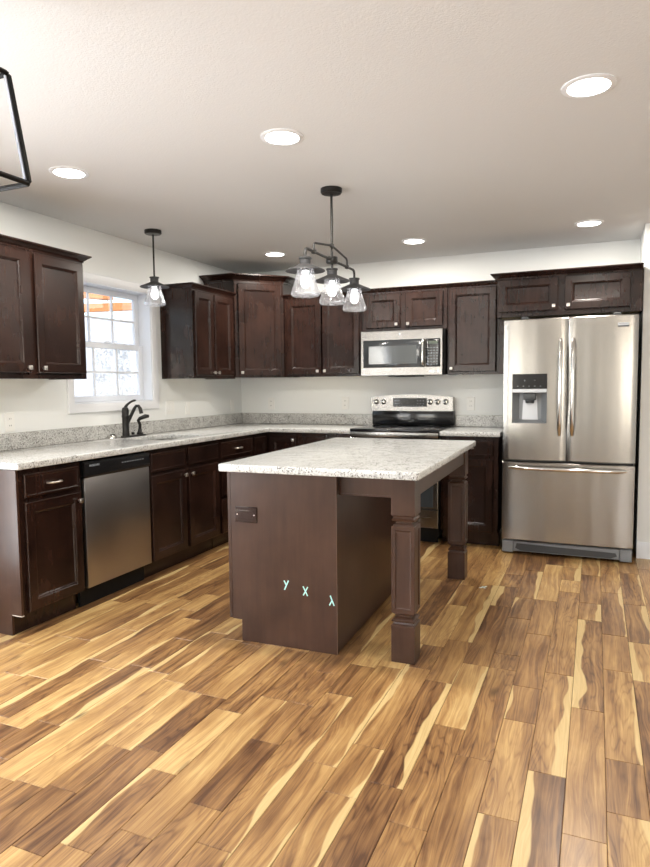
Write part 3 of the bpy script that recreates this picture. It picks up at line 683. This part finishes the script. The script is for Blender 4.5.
obj('toe_plate', box(BM(), .02, W-.02, -.60, -.58, .002, .06), MATBLACK, t)
obj('backguard', box(BM(), .0, W, -.075, -.004, .931, 1.058, .003), BLACK, t, label='black riser behind the cooktop')
b = BM(); n = 14; fr = []
outl = [(-.004, 1.055), (W-.006, 1.055)]+[(W-.006-(W-.002)*i/n, 1.178+.026*math.sin(PI*i/n)**.8) for i in range(n+1)]
prism(b, outl, 0, .075); bmesh.ops.transform(b, matrix=Matrix(((1, 0, 0, 0), (0, 0, -1, -.018), (0, 1, 0, 0), (0, 0, 0, 1))), verts=b.verts[:])
bmesh.ops.bevel(b, geom=[e for e in b.edges if all(v.co.y < -.09 for v in e.verts)], offset=.004, segments=2, affect='EDGES')
cp = obj('control_panel', b, STEEL, t, label='stainless control panel with an arched top')
obj('clock_display', box(BM(), .204, .519, -.0955, -.0932, 1.093, 1.172, .001, 1), BLACK, cp, label='black clock display')
for i in range(6):
    x = .222+i*.017 if i < 3 else .43+(i-3)*.026
    for j in range(2): obj('touch_key', box(BM(), x, x+.009, -.0963, -.0956, 1.118+j*.026, 1.124+j*.026), bpy.data.materials['grey_key_print'], cp)
for i in range(10): obj('touch_key', box(BM(), .238+i*.026, .246+i*.026, -.0963, -.0956, 1.102, 1.107), bpy.data.materials['grey_key_print'], cp)
for x in (.045, .114, .550, .617, .688):
    k = obj('control_knob', lathe(BM(), [(.025, 0), (.025, -.006), (.021, -.010), (.019, -.030), (.014, -.033)], (x, -.0932, 1.137), 24, 'Y'), CHROME, cp)
    obj('knob_face', box(BM(), x-.004, x+.004, -.1345, -.1268, 1.119, 1.155, .002, 1), BLACK, k)
for x, y, r in ((.2, -.22, .08), (.56, -.22, .09), (.2, -.5, .1), (.56, -.5, .075)): obj('burner_ring', lathe(BM(), [(r, .9302), (r, .9305), (r-.003, .9305), (r-.003, .9302)], (x, y, 0), 40, cap0=False, cap1=False), DARKGREY, t)

# ------------------------------------------------------------------ refrigerator
t = thing('refrigerator', 'stainless French-door refrigerator with ice dispenser and bottom freezer', 'refrigerator', (2.695, 0, 0))
W = .905; FY_ = -.75
obj('body', box(BM(), .004, W-.004, -.675, -.03, .03, 1.745, .004, 1), simple('dark_grey_cabinet', (.06, .06, .062), .5), t, label='dark grey casing')
def bowed_door(x0, x1, z0, z1, bulge, hole=None):
    """front skin gently bowed outwards, rounded side edges"""
    b = BM(); n = 18; xs = [x0+(x1-x0)*i/n for i in range(n+1)]
    def yy(x):
        s = (x-x0)/(x1-x0); e = min(s, 1-s)*(x1-x0); r = .007; q = 0 if e > r else r-math.sqrt(max(0, r*r-(r-e)**2))
        return FY_-bulge*math.sin(PI*s)+q
    zs = [z0, z0+.006]+([hole[2], hole[3]] if hole else [])+[z1-.006, z1]
    if hole: xs = sorted(set([x for x in xs if abs(x-hole[0]) > .012 and abs(x-hole[1]) > .012]+[hole[0], hole[1]]))
    g = [[b.verts.new((x, yy(x)+(.006 if z in (z0, z1) else 0), z)) for x in xs] for z in zs]
    for i in range(len(zs)-1):
        for j in range(len(xs)-1):
            if hole and zs[i] >= hole[2]-1e-6 and zs[i+1] <= hole[3]+1e-6 and xs[j] >= hole[0]-1e-6 and xs[j+1] <= hole[1]+1e-6: continue
            b.faces.new((g[i][j], g[i][j+1], g[i+1][j+1], g[i+1][j]))
    yb = -.682; k = [[b.verts.new((x, yb, z)) for x in (xs[0], xs[-1])] for z in (z0, z1)]
    b.faces.new([k[0][0]]+[k[0][1]]+g[0][::-1]); b.faces.new([k[1][1], k[1][0]]+g[-1])
    b.faces.new([k[0][1], k[1][1]]+[r[-1] for r in g][::-1]); b.faces.new([k[1][0], k[0][0]]+[r[0] for r in g]); b.faces.new((k[0][0], k[1][0], k[1][1], k[0][1]))
    if hole:
        hv = [v for v in g[zs.index(hole[2])] if hole[0]-1e-6 <= v.co.x <= hole[1]+1e-6]; hu = [v for v in g[zs.index(hole[3])] if hole[0]-1e-6 <= v.co.x <= hole[1]+1e-6]
        lp = hv+hu[::-1]; q = [b.verts.new((v.co.x, FY_+.004, v.co.z)) for v in lp]
        for i in range(len(lp)): b.faces.new((lp[i], lp[(i+1) % len(lp)], q[(i+1) % len(lp)], q[i]))
    return b
DX0, DX1, DZ0, DZ1 = .066, .312, 1.000, 1.364
ld = obj('fridge_door', bowed_door(.0, .447, .722, 1.765, .009, (DX0, DX1, DZ0, DZ1)), STEELV, t, label='French door with the dispenser')
rd = obj('fridge_door', bowed_door(.452, W, .722, 1.765, .009), STEELV, t, label='plain French door')
fz = obj('freezer_drawer', bowed_door(.0, W, .112, .708, .008), STEELV, t)
def bar(x, z0, z1):
    b = BM(); n = 14; pts = []
    for i in range(n+1):
        s = i/n; pts.append((x, FY_-.018-.048*math.sin(PI*s)**.45, z0+(z1-z0)*s))
    return tube(b, pts, [.010]+[.0145]*(n-1)+[.010], 12)
obj('handle', bar(.402, .915, 1.612), CHROME, ld); obj('handle', bar(.487, .915, 1.612), CHROME, rd)
b = BM(); pts = [(.05+.80*i/14, FY_-.012-.045*math.sin(PI*i/14)**.45, .668) for i in range(15)]; obj('handle', tube(b, pts, [.010]+[.0155]*13+[.010], 12), CHROME, fz)
# dispenser set into the door
b = BM(); box(b, DX0+.001, DX1-.001, FY_-.012, FY_+.055, 1.254, DZ1-.001, .002, 1); dp = obj('dispenser_panel', b, BLACK, ld, label='black dispenser panel')
for k in range(5): obj('indicator', box(BM(), DX0+.035+k*.04, DX0+.045+k*.04, FY_-.0127, FY_-.0120, 1.272, 1.276), MARKING, dp)
obj('indicator', box(BM(), DX0+.085, DX0+.092, FY_-.0127, FY_-.0120, 1.31, 1.32), MARKING, dp); obj('indicator', box(BM(), DX0+.155, DX0+.165, FY_-.0127, FY_-.0120, 1.315, 1.319), MARKING, dp)
obj('button_strip', box(BM(), DX0+.001, DX1-.001, FY_-.014, FY_+.02, 1.226, 1.2535, .002, 1), SILVERPLASTIC, ld, label='silver button strip')
b = BM(); lo = [[(DX0+i, FY_+d, DZ0+i*.6), (DX1-i, FY_+d, DZ0+i*.6), (DX1-i, FY_+d, 1.225), (DX0+i, FY_+d, 1.225)] for i, d in ((.001, -.004), (.004, .0), (.012, .02), (.045, .062))]; rings(b, lo, False, True); obj('dispenser_recess', b, GREYPLASTIC, ld, label='grey dispenser recess')
b = BM(); prism(b, [(DX0+.066, 1.010), (DX1-.066, 1.010), (DX1-.075, 1.2), (DX0+.075, 1.2)], 0, .004); bmesh.ops.transform(b, matrix=Matrix(((1, 0, 0, 0), (0, 0, -1, FY_+.060), (0, 1, 0, 0), (0, 0, 0, 1))), verts=b.verts[:]); obj('splash_plate', b, SILVERPLASTIC, ld)
b = BM(); box(b, (DX0+DX1)/2-.045, (DX0+DX1)/2+.045, FY_+.004, FY_+.05, 1.17, 1.2255, .006, 2); lathe(b, [(.03, 1.148), (.034, 1.17)], ((DX0+DX1)/2, FY_+.028, 0), 20); obj('nozzle', b, DARKGREY, ld)
obj('paddle', tube(BM(), [((DX0+DX1)/2-.026, FY_+.022, 1.165), ((DX0+DX1)/2-.018, FY_+.014, 1.142), ((DX0+DX1)/2, FY_+.012, 1.134), ((DX0+DX1)/2+.018, FY_+.014, 1.142), ((DX0+DX1)/2+.026, FY_+.022, 1.165)], .004, 8), SILVERPLASTIC, ld)
obj('badge', box(BM(), .773, .843, FY_-.0135, FY_-.004, 1.682, 1.710, .001, 1), SILVERPLASTIC, rd); bd = obj('badge', box(BM(), .773, .843, FY_-.0145, FY_-.004, 1.682, 1.691, .0005, 1), DARKGREY, rd)
text_mesh('badge_text', 'FRIGIDAIRE', .0105, DARKGREY, rd, (.808, FY_-.0139, 1.7015), (PI/2, 0, 0), .0003)
obj('base_grille', box(BM(), .0835, W-.0835, -.728, -.68, .022, .100, .004, 1), GREYPLASTIC, t)
b = BM(); prism(b, [(.14, .03), (W-.14, .03), (W-.10, .048), (W-.11, .07), (.11, .085), (.10, .048)], 0, .006); bmesh.ops.transform(b, matrix=Matrix(((1, 0, 0, 0), (0, 0, -1, -.7285), (0, 1, 0, 0), (0, 0, 0, 1))), verts=b.verts[:]); obj('grille_slot', b, DARKGREY, t)
for x in (.003, W-.083): obj('corner_foot', box(BM(), x, x+.08, -.735, -.66, .012, .104, .005, 1), GREYPLASTIC, t)
for x in (.12, W-.26): obj('hinge_cover', box(BM(), x if x < .2 else x+.1, (x if x < .2 else x+.1)+.0+.05, -.72, -.60, 1.7655, 1.785, .004, 1), DARKGREY, t)

# ------------------------------------------------------------------ island
IX0, IX1, IY0, IY1 = 1.64, 2.216, -2.92, -1.50
t = t_island = thing('kitchen_island', 'dark stained island base with flat end panel and two square legs', 'island')
obj('carcass', box(BM(), IX0+.004, IX1-.018, IY0+.019, IY1-.002, .112, .8805), CAB, t)
e = BM(); prism(e, [(IX0+.006, .110), (IX0+.058, .110), (IX0+.058, .001), (IX1, .001), (IX1, .8805), (IX0+.006, .8805)], 0, .0185)
bmesh.ops.transform(e, matrix=Matrix(((1, 0, 0, 0), (0, 0, -1, IY0+.0187), (0, 1, 0, 0), (0, 0, 0, 1))), verts=e.verts[:]); ep = obj('end_panel', e, PANEL, t)
obj('edge_highlight', box(BM(), IX1, IX1+.0015, IY0, IY0+.004, .001, .8805), simple('painted_highlight_brown', (.16, .095, .062), .4), t, label='lighter strip painted as the panel edge highlight')  # pale brown strip paints in the highlight along the panel edge
obj('back_panel', box(BM(), IX1-.0175, IX1-.004, IY0+.019, IY1-.002, .001, .8805), PANEL, t)
obj('toe_kick', box(BM(), IX0+.06, IX0+.075, IY0+.02, IY1-.01, .001, .1115), CAB, t)
f = BM(); box(f, IX0-.014, IX0+.0035, IY0+.002, IY0+.04, .112, .8805, .001, 1); box(f, IX0-.014, IX0+.0035, IY1-.04, IY1-.002, .112, .8805, .001, 1)
for a in ((.112, .13), (.70, .726), (.85, .8805)): box(f, IX0-.0135, IX0+.0035, IY0+.04, IY1-.04, a[0], a[1])
obj('face_frame', f, PANEL, t)
def left_facing(bm): bmesh.ops.transform(bm, matrix=Matrix.Rotation(-R90, 4, 'Z'), verts=bm.verts[:]); return bm
for k in range(3):    # doors and drawers face the sink run: local x -> world -y
    a = -(IY0+.03+(k+1)*.455); b0 = a+.447
    dd = obj('door', left_facing(ring_panel(BM(), a, b0, .128, .70, IX0-.034, DOORP)), CAB, t, angle=20)
    dd = obj('drawer', left_facing(ring_panel(BM(), a, b0, .727, .85, IX0-.034, SLABP)), CAB, t, angle=20)
    pb = BM(); x = (a+b0)/2; yf = IX0-.034; tube(pb, [(x-.045, yf, .79), (x-.04, yf-.026, .79), (x, yf-.03, .79), (x+.04, yf-.026, .79), (x+.045, yf, .79)], .0055, 8); obj('pull', left_facing(pb), NICKEL, dd)
LX0, LX1 = 2.478, 2.590
def leg(y0):
    cx, cy, h = (LX0+LX1)/2, y0+(LX1-LX0)/2, (LX1-LX0)/2
    b = BM(); prof = [(h, .001), (h, .176), (h-.003, .180), (h-.008, .183), (h-.010, .190), (h-.003, .194), (h-.001, .200), (h-.008, .207), (h-.021, .214), (h-.021, .222), (h-.012, .228), (h-.007, .232), (h-.007, .236), (h-.007, .645), (h-.010, .652), (h-.021, .656), (h-.021, .664), (h-.004, .670), (h-.001, .677), (h-.008, .683), (h-.008, .690), (h, .697), (h, .8805)]
    rings(b, [[(cx-r, cy-r, z), (cx+r, cy-r, z), (cx+r, cy+r, z), (cx-r, cy+r, z)] for r, z in prof])
    for k in range(4):
        q = BM(); ring_panel(q, -h, h, .236, .646, -h, [(.0025, .006), (.0005, .001), (.002, 0), (.019, 0), (.021, .0035), (.025, .0050), (.028, .0052)])
        bmesh.ops.transform(q, matrix=Matrix.Translation((cx, cy, 0)) @ Matrix.Rotation(k*R90, 4, 'Z'), verts=q.verts[:]); merge(b, q)
    obj('leg', b, PANEL, t, angle=15)
LY0, LY1 = -2.897, -1.525
leg(LY0); leg(LY1)
b = BM(); box(b, IX1+.001, LX0-.001, LY0+.018, LY0+.038, .775, .8805, .001, 1); box(b, IX1+.001, LX0-.001, LY0+.0155, LY0+.0178, .775, .783); obj('apron', b, PANEL, t)
b = BM(); box(b, LX1-.032, LX1-.010, LY0+.113, LY1-.001, .775, .8805, .001, 1); obj('apron', b, PANEL, t)
b = BM(); box(b, IX1-.002, LX0-.001, LY1+.075, LY1+.095, .775, .8805, .001, 1); obj('apron', b, PANEL, t)
op = obj('outlet_plate', ring_panel(BM(), 1.672, 1.795, .614, .694, IY0-.006, [(0, .006), (0, .003), (.003, 0), (.02, 0)]), BROWNPLATE, t, label='dark brown outlet plate')
obj('receptacle', ring_panel(BM(), 1.688, 1.779, .632, .676, IY0-.0075, [(0, .0014), (.001, 0), (.003, 0)]), BROWNPLATE, op)
for x in (1.687, 1.780): obj('screw', lathe(BM(), [(.003, 0), (.003, -.002), (.001, -.003)], (x-.0015 if x < 1.75 else x+.0015, IY0-.0062, .654), 10, 'Y'), NICKEL, op)
def mark(cx, cz, strokes):
    b = BM()
    for i, (x0, z0, x1, z1) in enumerate(strokes):
        d = Vector((x1-x0, 0, z1-z0)); nrm = Vector((-d.z, 0, d.x)).normalized()*.003; y = IY0-.0012-.0003*i
        c = [Vector((cx+x0, y, cz+z0)), Vector((cx+x1, y, cz+z1))]; lo = [c[0]-nrm, c[0]+nrm, c[1]+nrm, c[1]-nrm]
        rings(b, [[tuple(p+Vector((0, .0011, 0))) for p in lo], [tuple(p) for p in lo]])
    obj('tape_mark', b, TEAL, ep, label='pale teal tape mark')
mark(1.950, .316, [(-.012, .022, 0, 0), (.012, .024, -.010, -.024)])
mark(2.053, .297, [(-.013, .023, .011, -.023), (.012, .022, -.012, -.022)])
mark(2.190, .266, [(-.008, .024, .012, -.024), (.002, .002, -.012, -.024)])
outer = round_pts([(1.636, -3.028), (2.640, -3.028), (2.640, -1.395), (1.636, -1.395)], {0, 1, 2, 3}, .022)
o_itop = obj('island_countertop', slab_with_hole(outer, None, CZ0, CZ1, .006), GRAN, label='rectangular speckled granite top lying on the island', category='countertop')
b = BM()
for s in ((-.02, -.025, .018, .02), (.012, -.022, -.008, .012)):
    d = Vector((s[2]-s[0], s[3]-s[1], 0)); nn = Vector((-d.y, d.x, 0)).normalized()*.005; lo = [Vector((s[0], s[1], .001))-nn, Vector((s[0], s[1], .001))+nn, Vector((s[2], s[3], .001))+nn, Vector((s[2], s[3], .001))-nn]
    rings(b, [[tuple(p) for p in lo], [tuple(p+Vector((0, 0, .0015))) for p in lo]])
o = obj('tape_scrap', b, simple('pale_blue_tape', (.62, .74, .76), .6), label='small pale scrap of tape lying on the floor beyond the island legs', category='scrap'); o.location = (2.70, -1.63, 0)

# the island stands a degree askew to the room
IP = Vector((2.64, -3.02, 0)); IR = Matrix.Rotation(.020, 3, 'Z')
for o in (t_island, o_itop): o.location = IP-IR @ IP; o.rotation_euler = (0, 0, .020)

# ------------------------------------------------------------------ ceiling lamps
def spot_lamp(parent, loc, watts):
    l = bpy.data.lights.new('lamp_light', 'AREA'); l.shape = 'DISK'; l.size = .14; l.energy = watts; l.color = (1, .94, .85)
    o = bpy.data.objects.new('lamp_light', l); COL.objects.link(o); o.location = loc; o.parent = parent
for x, y, lab in ((2.003, -3.02, 'round recessed ceiling light above the near end of the island'), (3.285, -2.99, 'round recessed ceiling light out over the open floor, level with the island'), (.775, -3.05, 'round recessed ceiling light near the window wall, level with the first base cabinet'),
                  (1.994, -.70, 'round recessed ceiling light in front of the microwave'), (3.266, -.72, 'round recessed ceiling light in front of the refrigerator'), (.781, -.727, 'round recessed ceiling light by the tall corner cabinet')):
    t = thing('recessed_light', lab, 'ceiling light', (x, y, H), 0, 'recessed ceiling lights')
    obj('trim_ring', lathe(BM(), [(.098, -.0005), (.098, -.004), (.080, -.008), (.076, -.006)], n=40, cap0=False, cap1=False), TRIM, t)
    obj('diffuser', lathe(BM(), [(.0765, -.003), (.0765, -.0055), (.05, -.0075)], n=40), DISC, t)
    spot_lamp(t, (0, 0, -.012), 20)

def barn_shade(root, z, c=(0, 0)):
    """metal hat, seeded glass jar and lit bulb hanging with the cap's top at height z"""
    x, y = c
    b = BM(); lathe(b, [(.012, z+.002), (.034, z), (.034, z-.008), (.029, z-.010), (.029, z-.036), (.034, z-.038), (.060, z-.050), (.103, z-.068), (.105, z-.072), (.102, z-.073), (.058, z-.056), (.028, z-.043)], (x, y, 0), 36, cap1=False); sh = obj('metal_shade', b, GREYIRON, root, angle=40, label='weathered grey metal shade')
    b = BM(); lathe(b, [(.044, z-.060), (.047, z-.085), (.056, z-.125), (.070, z-.165), (.077, z-.184), (.077, z-.194), (.068, z-.203), (.042, z-.205), (.040, z-.201), (.066, z-.198), (.073, z-.190)], (x, y, 0), 36, cap0=False, cap1=False); obj('glass_jar', b, SEEDY, sh, angle=40, label='clear seeded glass jar')
    b = BM(); lathe(b, [(.013, z-.055), (.014, z-.085), (.017, z-.098), (.023, z-.115), (.025, z-.130), (.022, z-.143), (.013, z-.154), (.004, z-.157)], (x, y, 0), 20); obj('bulb', b, BULB, sh, angle=60, label='lit bulb')
    obj('socket', lathe(BM(), [(.016, z-.050), (.016, z-.07)], (x, y, 0), 16), IRON, sh)
t = thing('pendant_light', 'single black-stemmed pendant with glass jar shade above the sink', 'pendant light', (.372, -1.845, H))
obj('canopy', lathe(BM(), [(.060, -.0005), (.060, -.022), (.054, -.028), (.010, -.030)], n=32), OILRUB, t)
obj('stem', tube(BM(), [(0, 0, -.028), (0, 0, -.345)], .0065), OILRUB, t)
barn_shade(t, 2.088-H)
t = thing('island_chandelier', 'three-light linear chandelier with dark pipe frame and glass jar shades hanging over the island', 'chandelier', (1.913, -2.215, H))
obj('canopy', lathe(BM(), [(.062, -.0005), (.062, -.020), (.056, -.028), (.012, -.032)], n=32), OILRUB, t)
obj('stem', tube(BM(), [(0, 0, -.03), (0, 0, 2.03-H)], .007), OILRUB, t)
obj('hub', lathe(BM(), [(.012, 2.036-H), (.034, 2.034-H), (.034, 2.004-H), (.030, 1.998-H), (.010, 1.996-H)], n=28), OILRUB, t)
zb = 2.018-H; zc = 1.968-H; A = .372
b = BM(); tube(b, [(0, -A, zc), (0, -A, zb-.028)]+arc((0, -A, zb-.028), (0, -A, zb), (0, -A+.03, zb), 6)[1:]+[(0, 0, zb)]+arc((0, A-.03, zb), (0, A, zb), (0, A, zb-.028), 6)+[(0, A, zc)], .0075); tube(b, [(0, 0, zb-.02), (0, 0, zc)], .0075); obj('lower_pipe', b, IRON, t)
b = BM(); tube(b, [(0, -.258, zb)]+arc((0, -.258, 2.050-H), (0, -.258, 2.066-H), (0, -.235, 2.068-H), 5)+[(0, -.01, 2.098-H)], .006); tube(b, [(0, .01, 2.098-H)]+arc((0, .225, 2.068-H), (0, .245, 2.064-H), (0, .245, 2.045-H), 5)+[(0, .245, zb)], .006)
for y in (-.258, .245): box(b, -.011, .011, y-.013, y+.013, zb-.011, zb+.011, .003, 1)
box(b, -.010, .010, -.012, .012, 2.088-H, 2.110-H, .003, 1); obj('upper_brace', b, IRON, t)
for y in (-A, 0, A): barn_shade(t, zc, (0, y))

# open lantern over the dining end, cut by the picture's edge
LCX, LCY, LB, LT = 1.60, -4.43, 1.90, 2.205; hb, ht = .180, .149
t = thing('lantern_chandelier', 'open black square-framed lantern hanging near the camera at the picture edge', 'chandelier', (LCX, LCY, H))
def bars(pairs, r, z=0):
    b = BM()
    for p, q in pairs: beam_between(b, p, q, r, r)
    return b
def cor(h, z): return [(h, h, z-H), (-h, h, z-H), (-h, -h, z-H), (h, -h, z-H)]
B_, T_ = cor(hb, LB), cor(ht, LT)
obj('lower_frame', bars([(B_[i], B_[(i+1) % 4]) for i in range(4)], .015), MATBLACK, t); obj('upper_frame', bars([(T_[i], T_[(i+1) % 4]) for i in range(4)], .015), MATBLACK, t)
for i in range(4):
    ps = obj('corner_bar', bars([(B_[i], T_[i])], .015), MATBLACK, t)
    s = .965; obj('inner_strip', bars([((B_[i][0]*s, B_[i][1]*s, B_[i][2]), (T_[i][0]*s, T_[i][1]*s, T_[i][2]))], .012), LANTERN_IN, ps)
b = BM()
for i in range(4): tube(b, [T_[i], (T_[i][0]*.5, T_[i][1]*.5, LT+.05-H), (0, 0, LT+.085-H)], .006, 8)
obj('top_strap', b, MATBLACK, t)
obj('stem', tube(BM(), [(0, 0, -.02), (0, 0, LT-.06-H)], .007), MATBLACK, t); obj('canopy', lathe(BM(), [(.06, -.0005), (.06, -.02), (.02, -.028)], n=28), MATBLACK, t)
for i in range(4):
    a = i*R90; x, y = .06*math.cos(a), .06*math.sin(a)
    k = obj('candle_sleeve', tube(BM(), [(0, 0, LT-.10-H), (x, y, LT-.13-H), (x, y, LT-.06-H)], [.006, .008, .010], 10), MATBLACK, t)
    obj('bulb', lathe(BM(), [(.008, LT-.058-H), (.016, LT-.03-H), (.012, LT-.005-H), (.003, LT+.012-H)], (x, y, 0), 14), emit_mat('small_lit_bulb', (1, .93, .84), 12) if i == 0 else bpy.data.materials['small_lit_bulb'], k)

# ------------------------------------------------------------------ outlets and switches
def wall_plate(label, along, z, rz, kind, name):
    loc = (0, along, z) if rz else (along, 0, z); t = thing(name, label, 'outlet' if kind == 'outlet' else 'switch', loc, rz, 'white wall plates')
    w = .058 if kind == 'double' else .036
    obj('cover_plate', ring_panel(BM(), -w, w, -.058, .058, -.006, [(0, .0055), (0, .003), (.003, 0), (.008, 0)]), PLATE, t)
    if kind == 'outlet':
        for dz in (-.021, .021):
            r = obj('receptacle', lathe(BM(), [(.0165, 0), (.0165, -.002), (.013, -.0025)], (0, -.006, dz), 20, 'Y'), PLATE, t)
            for dx in (-.006, .006): obj('slot', box(BM(), dx-.0012, dx+.0012, -.0092, -.0086, dz-.002, dz+.007), SLOT, r)
    else:
        for dx in ((-.023, .023) if kind == 'double' else (0,)): obj('rocker', ring_panel(BM(), dx-.016, dx+.016, -.033, .033, -.0085, [(0, .0024), (.001, .0008), (.004, 0), (.01, .0)]), PLATE, t)
wall_plate('white outlet plate on the wall under the cabinet before the window', -2.825, 1.085, R90, 'outlet', 'wall_outlet')
wall_plate('wide white two-rocker switch plate just past the window', -1.20, 1.118, R90, 'double', 'wall_switch')
wall_plate('narrow white switch plate next to the two-rocker plate', -.95, 1.105, R90, 'single', 'wall_switch')
wall_plate('narrow white plate on the window wall close to the room corner', -.19, 1.10, R90, 'single', 'wall_switch')
wall_plate('white outlet plate on the back wall close to the room corner', .342, 1.115, 0, 'outlet', 'wall_outlet')
wall_plate('white outlet plate on the back wall just short of the range', 1.137, 1.120, 0, 'outlet', 'wall_outlet')
wall_plate('white outlet plate on the back wall between range and refrigerator', 2.322, 1.118, 0, 'outlet', 'wall_outlet')
